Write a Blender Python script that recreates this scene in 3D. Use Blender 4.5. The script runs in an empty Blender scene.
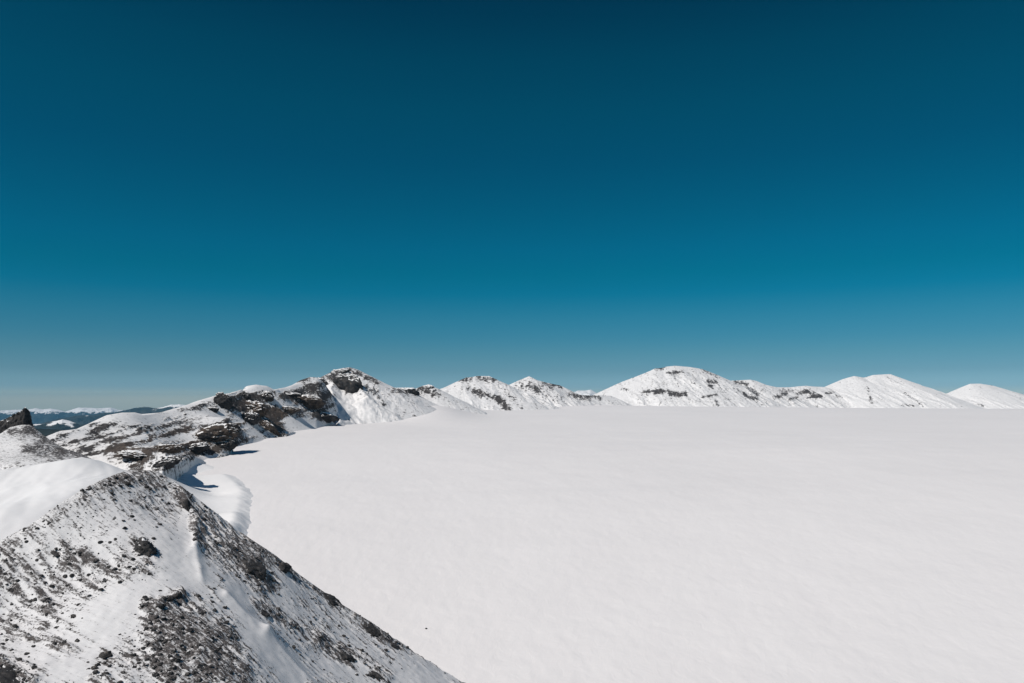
import bpy, math, random
import numpy as np
from mathutils import Vector

random.seed(7)
RNG = np.random.default_rng(11)
sc = bpy.context.scene
COL = sc.collection

# ------------------------------------------------------------------ camera model
W, H = 1024, 683
F = 796.0
HORIZON = 400.0
TH = math.atan((HORIZON - H / 2) / F)
CT, ST = math.cos(TH), math.sin(TH)

def P(px, py, Y):
    """point of the world seen at a pixel, Y metres ahead"""
    u = (px - W / 2) / F
    v = (H / 2 - py) / F
    ry = CT - v * ST
    s = Y / ry
    return np.array([u * s, Y, (ST + v * CT) * s])

def project(x, y, z):
    dz = np.maximum(y * CT + z * ST, 1e-3)
    return W / 2 + F * x / dz, H / 2 - F * (z * CT - y * ST) / dz

# ------------------------------------------------------------------ noise
_perm = np.random.default_rng(3).permutation(512)
_perm = np.concatenate([_perm, _perm, _perm])
_ang = np.random.default_rng(5).random(512) * 2 * np.pi
_gx, _gy = np.cos(_ang), np.sin(_ang)

def perlin(x, y):
    xi = np.floor(x).astype(np.int64); yi = np.floor(y).astype(np.int64)
    xf = x - xi; yf = y - yi
    xi &= 511; yi &= 511
    def g(ix, iy, fx, fy):
        k = _perm[_perm[ix] + iy] & 511
        return _gx[k] * fx + _gy[k] * fy
    u = xf * xf * xf * (xf * (xf * 6 - 15) + 10)
    v = yf * yf * yf * (yf * (yf * 6 - 15) + 10)
    x1 = (xi + 1) & 511; y1 = (yi + 1) & 511
    a = g(xi, yi, xf, yf); b = g(x1, yi, xf - 1, yf)
    c = g(xi, y1, xf, yf - 1); d = g(x1, y1, xf - 1, yf - 1)
    return ((a + u * (b - a)) * (1 - v) + (c + u * (d - c)) * v) * 1.5

def fbm(x, y, o=5, gain=0.5):
    r = 0; a = 1; t = 0
    for i in range(o):
        r = r + a * perlin(x + 17.3 * i, y - 9.1 * i); t += a
        a *= gain; x = x * 2.03; y = y * 2.03
    return r / t

def ridged(x, y, o=5, gain=0.5):
    r = 0; a = 1; t = 0
    for i in range(o):
        n = 1 - np.abs(perlin(x + 31.7 * i, y + 5.3 * i)) * 1.6
        r = r + a * n; t += a
        a *= gain; x = x * 2.07; y = y * 2.07
    return r / t

def sstep(a, b, x):
    t = np.clip((x - a) / (b - a), 0, 1)
    return t * t * (3 - 2 * t)

class TPS:
    """thin plate surface through measured points"""
    def __init__(self, pts, lam=1e-6, soft=0.05):
        self.k = soft ** 2; lam = 0.0
        p = np.array(pts, float)
        self.c = p[:, :2].mean(0); self.s = np.abs(p[:, :2] - self.c).max()
        q = (p[:, :2] - self.c) / self.s
        n = len(q)
        K = self._U(q[:, None, :] - q[None, :, :]) + lam * n * np.eye(n)
        Pm = np.c_[np.ones(n), q]
        A = np.block([[K, Pm], [Pm.T, np.zeros((3, 3))]])
        s = np.linalg.solve(A, np.r_[p[:, 2], 0, 0, 0])
        self.w, self.a, self.q = s[:n], s[n:], q
    def _U(self, d):
        return np.sqrt((d ** 2).sum(-1) + self.k)
    def __call__(self, x, y):
        qx = (x - self.c[0]) / self.s; qy = (y - self.c[1]) / self.s
        z = self.a[0] + self.a[1] * qx + self.a[2] * qy
        for (cx, cy), w in zip(self.q, self.w):
            r2 = (qx - cx) ** 2 + (qy - cy) ** 2
            z = z + w * np.sqrt(r2 + self.k)
        return z

def cap(X, Y, Z, crest, back=0.22, front=0.012):
    """land never stands higher than its own skyline; behind it the ground falls away"""
    c = np.array(crest, float)
    px, _ = project(X, Y, Z)
    pyc = np.interp(px, c[:, 0], c[:, 1]); yc = np.interp(px, c[:, 0], c[:, 2])
    v = (H / 2 - pyc) / F
    lim = (ST + v * CT) / (CT - v * ST) * Y - np.where(Y > yc, back * (Y - yc), front * (yc - Y))
    return np.minimum(Z, lim)

# ------------------------------------------------------------------ mesh helpers
def link(o):
    COL.objects.link(o); return o

def tag(o, label=None, cat=None, group=None, kind=None):
    if label: o['label'] = label
    if cat: o['category'] = cat
    if group: o['group'] = group
    if kind: o['kind'] = kind
    return o

def mesh_np(name, co, faces, mat, attrs=None, smooth=True):
    me = bpy.data.meshes.new(name)
    n, k = faces.shape
    me.vertices.add(len(co)); me.vertices.foreach_set('co', np.ascontiguousarray(co, dtype=np.float32).ravel())
    me.loops.add(n * k); me.loops.foreach_set('vertex_index', faces.astype(np.int32).ravel())
    me.polygons.add(n); me.polygons.foreach_set('loop_start', np.arange(0, n * k, k, dtype=np.int32))
    me.update(calc_edges=True)
    me.polygons.foreach_set('use_smooth', np.full(n, smooth))
    for a, v in (attrs or {}).items():
        at = me.attributes.new(a, 'FLOAT', 'POINT')
        at.data.foreach_set('value', np.ascontiguousarray(v, dtype=np.float32).ravel())
    me.materials.append(mat)
    me.validate()
    return me

def obj(name, me, parent=None):
    o = bpy.data.objects.new(name, me); link(o)
    if parent: o.parent = parent
    return o

def grid_obj(name, X, Y, Z, mat, attrs=None):
    ny, nx = X.shape
    idx = np.arange(nx * ny).reshape(ny, nx)
    f = np.stack([idx[:-1, :-1], idx[:-1, 1:], idx[1:, 1:], idx[1:, :-1]], -1).reshape(-1, 4)
    co = np.stack([X, Y, Z], -1).reshape(-1, 3)
    return obj(name, mesh_np(name, co, f, mat, attrs))

# ------------------------------------------------------------------ materials
def nodes(name):
    m = bpy.data.materials.new(name); m.use_nodes = True
    nt = m.node_tree
    return m, nt, nt.nodes, nt.links, nt.nodes['Principled BSDF']

def N(nt, t, **kw):
    n = nt.nodes.new(t)
    for k, v in kw.items():
        if k.startswith('i_'): n.inputs[k[2:].replace('_', ' ')].default_value = v
        else: setattr(n, k, v)
    return n

def math_node(nt, op, a, b=None, clamp=False):
    n = nt.nodes.new('ShaderNodeMath'); n.operation = op; n.use_clamp = clamp
    for i, v in enumerate((a, b)):
        if v is None: continue
        if isinstance(v, (int, float)): n.inputs[i].default_value = v
        else: nt.links.new(v, n.inputs[i])
    return n.outputs[0]

def mixrgb(nt, f, a, b):
    n = nt.nodes.new('ShaderNodeMix'); n.data_type = 'RGBA'
    for s, v in ((n.inputs[0], f), (n.inputs[6], a), (n.inputs[7], b)):
        if hasattr(v, 'links') or hasattr(v, 'is_linked'): nt.links.new(v, s)
        else: s.default_value = v
    return n.outputs[2]

def ramp(nt, f, stops):
    n = nt.nodes.new('ShaderNodeValToRGB')
    e = n.color_ramp.elements
    while len(e) < len(stops): e.new(0.5)
    for k, (p, c) in zip(e, stops):
        k.position = p; k.color = c if len(c) == 4 else (*c, 1)
    nt.links.new(f, n.inputs[0]); return n.outputs[0]

def noise(nt, vec, scale, detail=5, rough=0.55, dist=0.0):
    n = N(nt, 'ShaderNodeTexNoise', i_Scale=scale, i_Detail=detail, i_Roughness=rough, i_Distortion=dist)
    nt.links.new(vec, n.inputs['Vector']); return n.outputs['Fac']

SNOW = (0.86, 0.848, 0.843, 1)

def terrain_mat(name, fine, width=0.10, amp=0.9, bump=0.4, bump_dist=0.3, snowcol=SNOW, rock_a=(0.030, 0.029, 0.031), rock_b=(0.085, 0.078, 0.076), up=0.0, dust=0.4, streak=0.0):
    m, nt, nd, lk, bs = nodes(name)
    geo = nd.new('ShaderNodeNewGeometry')
    pos = geo.outputs['Position']
    at = N(nt, 'ShaderNodeAttribute', attribute_name='rock').outputs['Fac']
    br = N(nt, 'ShaderNodeAttribute', attribute_name='brown').outputs['Fac']
    n1 = noise(nt, pos, fine, 7, 0.62)
    if streak:
        mp = N(nt, 'ShaderNodeMapping'); mp.vector_type = 'TEXTURE'
        mp.inputs['Rotation'].default_value = (0, 0, math.radians(-21)); mp.inputs['Scale'].default_value = (7, 1, 3.5)
        lk.new(pos, mp.inputs['Vector'])
        ns = noise(nt, mp.outputs[0], fine * 1.1, 6, 0.6)
        n1 = math_node(nt, 'ADD', math_node(nt, 'MULTIPLY', n1, 1 - streak), math_node(nt, 'MULTIPLY', ns, streak))
    v = math_node(nt, 'ADD', at, math_node(nt, 'MULTIPLY', math_node(nt, 'SUBTRACT', n1, 0.5), amp))
    if up:
        sep = nd.new('ShaderNodeSeparateXYZ'); lk.new(geo.outputs['Normal'], sep.inputs[0])
        v = math_node(nt, 'SUBTRACT', v, math_node(nt, 'MULTIPLY', math_node(nt, 'SUBTRACT', sep.outputs[2], 0.75), up))
    mr = N(nt, 'ShaderNodeMapRange'); mr.interpolation_type = 'SMOOTHSTEP'
    mr.inputs[1].default_value = 0.5 - width; mr.inputs[2].default_value = 0.5 + width
    lk.new(v, mr.inputs[0]); fac = mr.outputs[0]
    n2 = noise(nt, pos, fine * 1.1, 6, 0.7)
    rock = ramp(nt, n2, [(0.3, rock_a), (0.5, tuple((a + b) / 2 for a, b in zip(rock_a, rock_b))), (0.72, rock_b)])
    n3 = noise(nt, pos, fine * 0.7, 5, 0.6)
    brown = ramp(nt, n3, [(0.3, (0.040, 0.032, 0.026)), (0.55, (0.092, 0.071, 0.059)), (0.75, (0.18, 0.145, 0.11))])
    rock = mixrgb(nt, br, rock, brown)
    n4 = noise(nt, pos, fine * 0.12, 4, 0.5)
    snow = mixrgb(nt, math_node(nt, 'MULTIPLY', n4, 0.35), snowcol, tuple(c * 0.93 for c in snowcol[:3]) + (1,))
    # wind-blown ash greys the snow near the stones
    ash = math_node(nt, 'MULTIPLY', math_node(nt, 'SUBTRACT', v, 0.0, True), dust)
    snow = mixrgb(nt, math_node(nt, 'MULTIPLY', ash, 1.3, True), snow, (.34, .325, .32, 1))
    lk.new(mixrgb(nt, fac, snow, rock), bs.inputs['Base Color'])
    r = mixrgb(nt, fac, (0.62,) * 3 + (1,), (0.88,) * 3 + (1,)); lk.new(r, bs.inputs['Roughness'])
    bs.inputs['Specular IOR Level'].default_value = 0.25
    b = N(nt, 'ShaderNodeBump', i_Strength=bump, i_Distance=bump_dist)
    nb = noise(nt, pos, fine * 1.1, 6, 0.65)
    hgt = math_node(nt, 'MULTIPLY', nb, math_node(nt, 'ADD', math_node(nt, 'MULTIPLY', fac, 0.9), 0.1))
    lk.new(hgt, b.inputs['Height']); lk.new(b.outputs[0], bs.inputs['Normal'])
    return m

def rock_mat(name, fine, brown=0.3, snow_up=0.8, bump_dist=0.3, g=1.0):
    """dark volcanic rock, snow lying where the face is turned up"""
    m, nt, nd, lk, bs = nodes(name)
    geo = nd.new('ShaderNodeNewGeometry'); pos = geo.outputs['Position']
    n2 = noise(nt, pos, fine * 0.5, 7, 0.65)
    rock = ramp(nt, n2, [(0.32, (0.016 * g, 0.016 * g, 0.018 * g)), (0.5, (0.040 * g, 0.038 * g, 0.038 * g)), (0.72, (0.11 * g, 0.10 * g, 0.095 * g))])
    n3 = noise(nt, pos, fine * 0.25, 5, 0.6)
    bcol = ramp(nt, n2, [(0.3, (0.038, 0.030, 0.024)), (0.55, (0.088, 0.068, 0.056)), (0.75, (0.18, 0.145, 0.11))])
    mr = N(nt, 'ShaderNodeMapRange'); mr.inputs[1].default_value = 0.68 - 0.4 * brown; mr.inputs[2].default_value = 0.82 - 0.5 * brown
    lk.new(n3, mr.inputs[0])
    if brown > 0: rock = mixrgb(nt, mr.outputs[0], rock, bcol)
    sep = nd.new('ShaderNodeSeparateXYZ'); lk.new(geo.outputs['Normal'], sep.inputs[0])
    n5 = noise(nt, pos, fine * 0.8, 6, 0.6)
    up = math_node(nt, 'ADD', sep.outputs[2], math_node(nt, 'MULTIPLY', math_node(nt, 'SUBTRACT', n5, 0.5), 1.3))
    ms = N(nt, 'ShaderNodeMapRange'); ms.interpolation_type = 'SMOOTHSTEP'
    ms.inputs[1].default_value = snow_up - 0.05; ms.inputs[2].default_value = snow_up + 0.05
    lk.new(up, ms.inputs[0])
    lk.new(mixrgb(nt, ms.outputs[0], rock, SNOW), bs.inputs['Base Color'])
    bs.inputs['Roughness'].default_value = 0.88; bs.inputs['Specular IOR Level'].default_value = 0.25
    b = N(nt, 'ShaderNodeBump', i_Strength=0.7, i_Distance=bump_dist)
    lk.new(noise(nt, pos, fine, 7, 0.7), b.inputs['Height']); lk.new(b.outputs[0], bs.inputs['Normal'])
    return m

def glacier_mat():
    m, nt, nd, lk, bs = nodes('wind_packed_snow')
    geo = nd.new('ShaderNodeNewGeometry'); pos = geo.outputs['Position']
    mp = N(nt, 'ShaderNodeMapping'); mp.inputs['Rotation'].default_value = (0, 0, 0.25); mp.inputs['Scale'].default_value = (0.9, 0.55, 1.0)
    lk.new(pos, mp.inputs['Vector'])
    a = noise(nt, mp.outputs[0], 0.035, 6, 0.6, 0.4)
    c = noise(nt, mp.outputs[0], 0.006, 4, 0.55, 0.3)
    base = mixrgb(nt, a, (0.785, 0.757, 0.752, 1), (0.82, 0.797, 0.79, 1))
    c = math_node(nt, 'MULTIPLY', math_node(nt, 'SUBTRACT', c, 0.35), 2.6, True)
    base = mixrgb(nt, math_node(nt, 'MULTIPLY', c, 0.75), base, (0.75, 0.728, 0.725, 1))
    lk.new(base, bs.inputs['Base Color'])
    bs.inputs['Roughness'].default_value = 0.65; bs.inputs['Specular IOR Level'].default_value = 0.2
    b = N(nt, 'ShaderNodeBump', i_Strength=0.35, i_Distance=0.5)
    lk.new(noise(nt, mp.outputs[0], 0.32, 6, 0.62, 0.5), b.inputs['Height']); lk.new(b.outputs[0], bs.inputs['Normal'])
    return m

def far_mat():
    """forested hills with snow above the tree line"""
    m, nt, nd, lk, bs = nodes('far_forest_and_snow')
    geo = nd.new('ShaderNodeNewGeometry'); pos = geo.outputs['Position']
    at = N(nt, 'ShaderNodeAttribute', attribute_name='snow').outputs['Fac']
    n1 = noise(nt, pos, 0.0035, 8, 0.65)
    v = math_node(nt, 'ADD', at, math_node(nt, 'MULTIPLY', math_node(nt, 'SUBTRACT', n1, 0.5), 2.6))
    mr = N(nt, 'ShaderNodeMapRange'); mr.inputs[1].default_value = 0.42; mr.inputs[2].default_value = 0.58
    lk.new(v, mr.inputs[0])
    wood = ramp(nt, noise(nt, pos, 0.002, 6, 0.6), [(0.35, (0.016, 0.024, 0.022)), (0.7, (0.045, 0.05, 0.045))])
    lk.new(mixrgb(nt, mr.outputs[0], wood, SNOW), bs.inputs['Base Color'])
    bs.inputs['Roughness'].default_value = 0.9; bs.inputs['Specular IOR Level'].default_value = 0.1
    return m

M_HILL = terrain_mat('scree_and_snow', 1.9, 0.11, 1.75, 0.7, 0.2, streak=.62, snowcol=(.78, .765, .765, 1), dust=.34, rock_a=(.030, .027, .028), rock_b=(.16, .143, .138))
M_SADDLE = terrain_mat('drifted_snow', 0.5, 0.12, 0.8, 0.4, 0.3)
M_KNOLL = terrain_mat('dusted_scree', 0.9, 0.16, 1.5, 0.6, 0.4, rock_a=(.04, .038, .04), rock_b=(.12, .11, .108))
M_RIDGE = terrain_mat('snowy_rock_ridge', 0.45, 0.10, 1.3, 0.8, 1.0)
M_MOUNT = terrain_mat('snowy_rock_peak', 0.17, 0.13, 1.4, 0.4, 2.0)
M_GLAC = glacier_mat()
M_SNOWCAP = terrain_mat('snow_cap', 0.8, 0.1, 0.2, 0.4, 0.3)
M_FAR = far_mat()
M_CRAG = rock_mat('basalt_crag', 0.35, 0.15, 0.86, 1.6)
M_CRAGB = rock_mat('brown_lava_crag', 0.35, 0.75, 0.84, 1.6)
M_HORN = rock_mat('black_horn_rock', 0.6, 0.0, .86, 1.2, .9)
M_DUSTED = rock_mat('snow_dusted_block', 1.6, 0.0, .85, 0.3, 1.3)
M_BLOCK = rock_mat('basalt_block', 1.6, 0.1, 1.12, 0.3)
M_STONE = rock_mat('dark_stone', 3.0, 0.05, 1.06, 0.06)

# ------------------------------------------------------------------ glacier
GT = np.array([[0, -84], [120, -82], [217, -77], [300, -66], [420, -52], [600, -35.5], [750, -31], [900, -28.2], [1200, -25.5], [1500, -24.0], [1750, -22.8], [2000, -20.6], [2300, -19.0], [2700, -22], [3400, -45], [4200, -90]])
_yy = np.linspace(0, 4200, 4201)
_gz = np.interp(_yy, GT[:, 0], GT[:, 1])
for w in (120, 90, 60):
    k = np.hanning(w + 1); k /= k.sum()
    _gz = np.convolve(np.pad(_gz, w // 2, mode='edge'), k, 'valid')

def glacier_z(x, y):
    r = np.hypot(x * 0.55, y)
    z = np.interp(r, _yy, _gz)
    z = z + 1.6 * fbm(x / 420, y / 420, 3) * sstep(150, 700, y) * np.clip(1.4 - y / 2500, 0.25, 1)
    # roll of the ice towards the far rim
    z = z + 3.5 * np.exp(-(((x - 230) / 170) ** 2)) * np.exp(-(((y - 2150) / 350) ** 2)) * 1.4 - 6 * sstep(350, 1500, x) * sstep(900, 2100, y)
    z = z + 17 * np.exp(-(((x / np.maximum(y, 1) * F + W / 2 - 434) / 36) ** 2)) * sstep(850, 1220, y)
    # beyond the crater rim the mountain drops to the lowlands
    u = x / np.maximum(y, 1) * F + W / 2
    yr = np.interp(u, [-200, 0, 46, 107, 160, 217, 256, 310, 360, 400, 440, 470, 540, 700, 1100], [470, 470, 500, 570, 640, 760, 860, 970, 1180, 1300, 1500, 1950, 2380, 3000, 3500])
    return z - 1000 * sstep(0, 500, y - yr - 40)

def build_glacier():
    u = np.linspace(-1.1, 1.1, 760)
    y = np.geomspace(60, 4200, 640)
    U, Y = np.meshgrid(u, y)
    X = U * Y
    Z = glacier_z(X, Y)
    s = np.clip(Y / 400, 0.6, 3)
    ca, sa = math.cos(0.25), math.sin(0.25)
    A, B = X * ca + Y * sa, -X * sa + Y * ca
    Z += 0.34 * fbm(A / 22, B / 26, 4, 0.6) + 0.12 * ridged(A / 5 + 3, B / 7, 3)
    Z += 1.0 * fbm(A / 190, B / 70, 3) * sstep(200, 500, Y)
    o = grid_obj('glacier', X, Y, Z, M_GLAC)
    tag(o, 'wide smooth white snow-covered glacier filling the crater', 'glacier', None, 'structure')
build_glacier()

# ------------------------------------------------------------------ foreground hill
crest = [(-60, 575, 178), (0, 541, 185), (30, 525, 190), (60, 503, 194), (90, 485, 198), (115, 474.5, 202), (132, 470.5, 203), (145, 470, 205), (158, 472, 206), (170, 478.5, 206), (190, 493, 206), (215, 512, 207), (250, 540, 209), (275, 555, 210), (300, 575, 212), (340, 604, 214), (380, 629, 215), (420, 656, 216), (462, 683, 217)]
face = [(0, 683, 139), (0, 610, 161), (-60, 683, 136), (60, 683, 141), (60, 590, 166), (145, 683, 144), (145, 575, 170), (145, 520, 187), (200, 683, 147), (215, 600, 173), (200, 540, 191), (300, 683, 169), (300, 625, 191), (400, 683, 196), (250, 640, 169)]
pts = [P(*c) for c in crest + face]
for c in crest[::2]:                        # the far side of the crest falls away
    p = P(*c)
    pts.append(p + np.array([6, 18, -7])); pts.append(p + np.array([14, 42, -26]))
pts.append(P(462, 683, 217) + np.array([25, 5, -14])); pts.append(P(420, 683, 205) + np.array([30, -25, -18]))
pts.append(np.array([-70, 60, -92])); pts.append(np.array([-10, 120, -100])); pts.append(np.array([-140, 70, -66])); pts.append(np.array([-180, 150, -30]))
HILL = TPS(pts, 2e-6, .14)

def seg_d(px, py, x0, y0, x1, y1):
    dx, dy = x1 - x0, y1 - y0
    t = np.clip(((px - x0) * dx + (py - y0) * dy) / (dx * dx + dy * dy + 1e-9), 0, 1)
    return np.hypot(px - x0 - t * dx, py - y0 - t * dy)

# where the hill is rocky (+) and where it is clean snow (-): strokes x0,y0,x1,y1,width,weight
HSTROKES = [
    (0, 575, 45, 608, 10, .40), (10, 560, 60, 585, 10, .22), (60, 548, 80, 556, 8, .35), (65, 565, 105, 590, 14, .28),
    (5, 545, 110, 480, 12, .16), (110, 480, 150, 478, 8, .25), (150, 478, 185, 500, 9, .22), (140, 500, 175, 520, 12, .12),
    (182, 495, 199, 545, 5, .62), (200, 515, 256, 548, 8, .35), (205, 535, 262, 585, 12, .32), (200, 552, 225, 590, 9, .22),
    (135, 545, 155, 550, 9, .42), (95, 560, 150, 565, 8, .22), (100, 570, 140, 576, 7, .20),
    (165, 600, 180, 595, 7, .35), (160, 610, 220, 640, 22, .46), (170, 640, 235, 680, 20, .42), (130, 660, 190, 683, 14, .30), (150, 605, 165, 660, 10, .25),
    (100, 650, 106, 662, 6, .55), (5, 625, 70, 650, 9, .22), (0, 665, 32, 683, 7, .55), (90, 675, 105, 683, 6, .35),
    (262, 555, 295, 568, 7, .50), (232, 548, 275, 585, 7, .48), (285, 570, 305, 585, 5, .25), (255, 607, 320, 640, 8, .42), (320, 645, 388, 678, 7, .48),
    (318, 589, 345, 607, 5, .45), (358, 615, 384, 637, 6, .55), (386, 640, 402, 648, 4, .45), (410, 650, 440, 668, 3, .2), (345, 650, 372, 662, 8, .25), (300, 600, 340, 635, 8, .2),
    (185, 520, 195, 570, 7, -.45), (160, 545, 200, 575, 12, -.42), (110, 600, 190, 575, 10, -.42), (95, 625, 125, 600, 14, -.40), (80, 665, 110, 630, 11, -.30),
    (225, 600, 260, 635, 6, -.5), (250, 635, 300, 683, 8, -.5), (228, 585, 250, 610, 6, -.25), (40, 655, 85, 683, 9, -.25), (16, 575, 38, 604, 2, -.9),
    (320, 665, 440, 683, 9, -.15), (300, 618, 440, 678, 13, -.10), (215, 575, 330, 650, 7, -.12), (270, 575, 350, 630, 5, -.12), (120, 535, 90, 560, 7, -.12),
]

def hill_fields(X, Y, Z0):
    px, py = project(X, Y, Z0)
    wob = 5 * fbm(X / 9, Y / 9, 3); wob2 = 5 * fbm(X / 9 + 40, Y / 9, 3)
    px = px + wob; py = py + wob2
    d = np.full_like(X, 0.30)
    for x0, y0, x1, y1, w, a in HSTROKES:
        d += .78 * a * np.exp(-(seg_d(px, py, x0, y0, x1, y1) / w) ** 2)
    # streaks run down the fall line
    t = sstep(-75, -45, X)
    def streak(ax, ay):
        l = math.hypot(ax, ay); ax /= l; ay /= l
        a, b = X * ax + Y * ay, -X * ay + Y * ax
        return fbm(a / 15, b / 1.0, 5, 0.64)
    st = streak(0.88, -0.48) * (1 - t) + streak(0.96, -0.16) * t
    sa = 0.22 + 0.62 * np.clip(sstep(525, 560, py) + sstep(185, 205, px), 0, 1)
    m = d + sa * st + 0.16 * fbm(X / 3.1, Y / 3.1, 4, 0.65) + 0.12 * fbm(X / 30, Y / 30, 2)
    m = np.where(m > .5, .5 + .075 * np.tanh((m - .5) / .12), .5 + .26 * np.tanh((m - .5) / .26))
    return d, m, st

hx = np.arange(-192, 22, 0.36); hy = np.arange(72, 262, 0.36)
HX, HY = np.meshgrid(hx, hy)
HZ0 = cap(HX, HY, HILL(HX, HY), crest, .35)
hd, hm, hst = hill_fields(HX, HY, HZ0)
_hpx, _hpy = project(HX, HY, HZ0)
_hpx = _hpx + 2.5 * fbm(HX / 7, HY / 7, 3); _hpy = _hpy + 2.5 * fbm(HX / 7 + 9, HY / 7, 3)
RIBS = [(226, 600, 268, 640, 9, 1.7), (268, 640, 315, 690, 10, 1.6), (182, 494, 197, 530, 6, 1.5), (197, 530, 194, 550, 5, 1.0), (194, 550, 203, 580, 5, .9), (255, 607, 320, 642, 5, .9), (320, 642, 388, 680, 5, 1.1),
        (205, 530, 262, 578, 5, .9), (250, 540, 290, 562, 5, .8), (0, 570, 45, 604, 6, 1.0), (156, 610, 182, 593, 5, 1.0), (50, 546, 85, 556, 6, .7), (0, 664, 34, 684, 7, 1.2), (318, 589, 345, 608, 4, .7), (356, 614, 386, 638, 4, .8), (60, 655, 100, 640, 8, -.4)]
HRIB = sum(a * np.exp(-seg_d(_hpx, _hpy, x0, y0, x1, y1) / w) for x0, y0, x1, y1, w, a in RIBS)
rocky = sstep(0.3, 0.6, hm)
HZ = HZ0 + 1.0 * fbm(HX / 15, HY / 15, 4)
HZ += HRIB + 0.7 * hst * sstep(0.25, 0.6, hd)
HZ += rocky * (0.9 * (ridged(HX / 4.5, HY / 4.5, 4, 0.6) - 0.45) + 0.35 * ridged(HX / 1.6, HY / 1.6, 2))
HZ += 0.10 * fbm(HX / 1.3, HY / 1.3, 2)
HZ = cap(HX, HY, HZ, [(a, b - .8 + .9 * math.sin(a * 1.7), c) for a, b, c in crest], .3)
o = grid_obj('hill', HX, HY, HZ, M_HILL, {'rock': hm, 'brown': np.clip(0.25 * fbm(HX / 15, HY / 15, 2) + 0.05, 0, 1)})
tag(o, 'near hill of dark scree and thin snow in the foreground', 'hill', None, 'structure')

def hill_h(x, y):
    fx = np.clip((x - hx[0]) / 0.36, 0, len(hx) - 2.001); fy = np.clip((y - hy[0]) / 0.36, 0, len(hy) - 2.001)
    i = fx.astype(int); j = fy.astype(int); fx = fx - i; fy = fy - j
    return (HZ[j, i] * (1 - fx) + HZ[j, i + 1] * fx) * (1 - fy) + (HZ[j + 1, i] * (1 - fx) + HZ[j + 1, i + 1] * fx) * fy

def march(px, py, hf, y0, y1, n=400):
    """where the sight line through a photo point meets a surface"""
    px = np.atleast_1d(np.asarray(px, float)); py = np.atleast_1d(np.asarray(py, float))
    u = (px - W / 2) / F; v = (H / 2 - py) / F
    ry = CT - v * ST; gx = u / ry; gz = (ST + v * CT) / ry
    out = np.full(len(px), np.nan)
    for y in np.geomspace(y0, y1, n):
        todo = np.isnan(out)
        if not todo.any(): break
        z = hf(gx[todo] * y, np.full(todo.sum(), y))
        hit = gz[todo] * y <= z
        idx = np.where(todo)[0][hit]
        out[idx] = y
    return np.stack([gx * out, out, gz * out], -1)

# ------------------------------------------------------------------ saddle and drift behind the hill
spts = [P(*c) for c in [(-60, 480, 290), (0, 470, 300), (40, 464, 310), (82, 457.5, 322), (100, 461, 322), (118, 468, 322), (140, 476, 324), (165, 484, 330), (185, 492, 335),
                        (-60, 570, 185), (0, 545, 200), (30, 522, 215), (60, 500, 240), (95, 480, 270), (45, 488, 262), (10, 505, 240), (20, 480, 285),
                        (120, 520, 240), (160, 530, 240), (-120, 520, 240)]]
for c in [(-60, 480, 290), (0, 470, 300), (40, 464, 310), (82, 457.5, 322), (118, 468, 322), (165, 484, 330)]:
    spts.append(P(*c) + np.array([4, 26, -9])); spts.append(P(*c) + np.array([10, 70, -30]))
spts += [np.array([-60, 300, -75]), np.array([-50, 340, -72]), np.array([-70, 240, -75])]
SAD = TPS(spts, 1e-6, .12)
x = np.arange(-330, -40, 0.9); y = np.arange(165, 400, 0.9)
X, Y = np.meshgrid(x, y)
SC = [(-60, 480, 290), (0, 470, 300), (40, 464, 310), (82, 457.5, 322), (100, 461, 322), (118, 468, 322), (140, 476, 324), (165, 484, 330), (185, 492, 335)]
Z = cap(X, Y, SAD(X, Y), SC, .3)
spx, spy = project(X, Y, Z)
t = np.maximum(sstep(165, 192, spx), sstep(195, 168, Y)); t = np.maximum(t, sstep(-105, -85, X))
Z = Z * (1 - t) + np.minimum(Z, -95) * t
sd = np.full_like(X, -0.2)
for x0, y0, x1, y1, w, a in [(0, 468, 38, 462, 5, .45), (0, 476, 20, 474, 4, .3), (118, 470, 165, 486, 5, .45), (100, 482, 112, 476, 3, .35)]:
    sd += a * np.exp(-(seg_d(spx, spy, x0, y0, x1, y1) / w) ** 2)
ca, sa = .35, -.94
A, B = X * ca + Y * sa, -X * sa + Y * ca
Z += 1.3 * fbm(A / 70, B / 20, 3) + 0.55 * ridged(A / 45, B / 9, 3) + .12 * fbm(A / 9, B / 3, 3) + 0.06 * fbm(X / 2, Y / 2, 3)
sm = sd + 0.25 * fbm(A / 8, B / 3, 4, 0.6)
Z = cap(X, Y, Z, [(a, b - .4, c) for a, b, c in SC], .3)
o = grid_obj('snow_slope', X, Y, Z, M_SADDLE, {'rock': sm, 'brown': np.zeros_like(X)})
tag(o, 'bright smooth snow slope behind the near scree hill', 'snow slope', None, 'structure')

# wind drift at the foot of the cliffs, its lit side turned left
DC = [(196, 461, 530), (210, 466, 510), (224, 474, 478), (236, 482, 450), (242, 490, 430), (241, 500, 408), (236, 512, 375), (233, 522, 356)]
dpts = [P(*c) for c in DC + [(150, 480, 395), (165, 476, 415), (180, 465, 490), (205, 482, 455), (215, 495, 425), (200, 500, 402), (222, 512, 385), (185, 485, 440), (195, 474, 488), (170, 495, 390), (215, 525, 360)]]
for c in DC:
    dpts.append(P(*c) + np.array([25, 4, -3.5]))
DRIFT = TPS(dpts, 1e-6, .05)
x = np.arange(-235, -80, 0.7); y = np.arange(285, 580, 0.7)
X, Y = np.meshgrid(x, y)
Z = DRIFT(X, Y)
dpx, dpy = project(X, Y, Z)
pxc = np.interp(dpy, [455, 461, 466, 474, 482, 490, 500, 512, 522, 560], [190, 196, 210, 224, 236, 242, 241, 236, 233, 228]) + 4 * fbm(X / 11, Y / 7, 4, .6)
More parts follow.
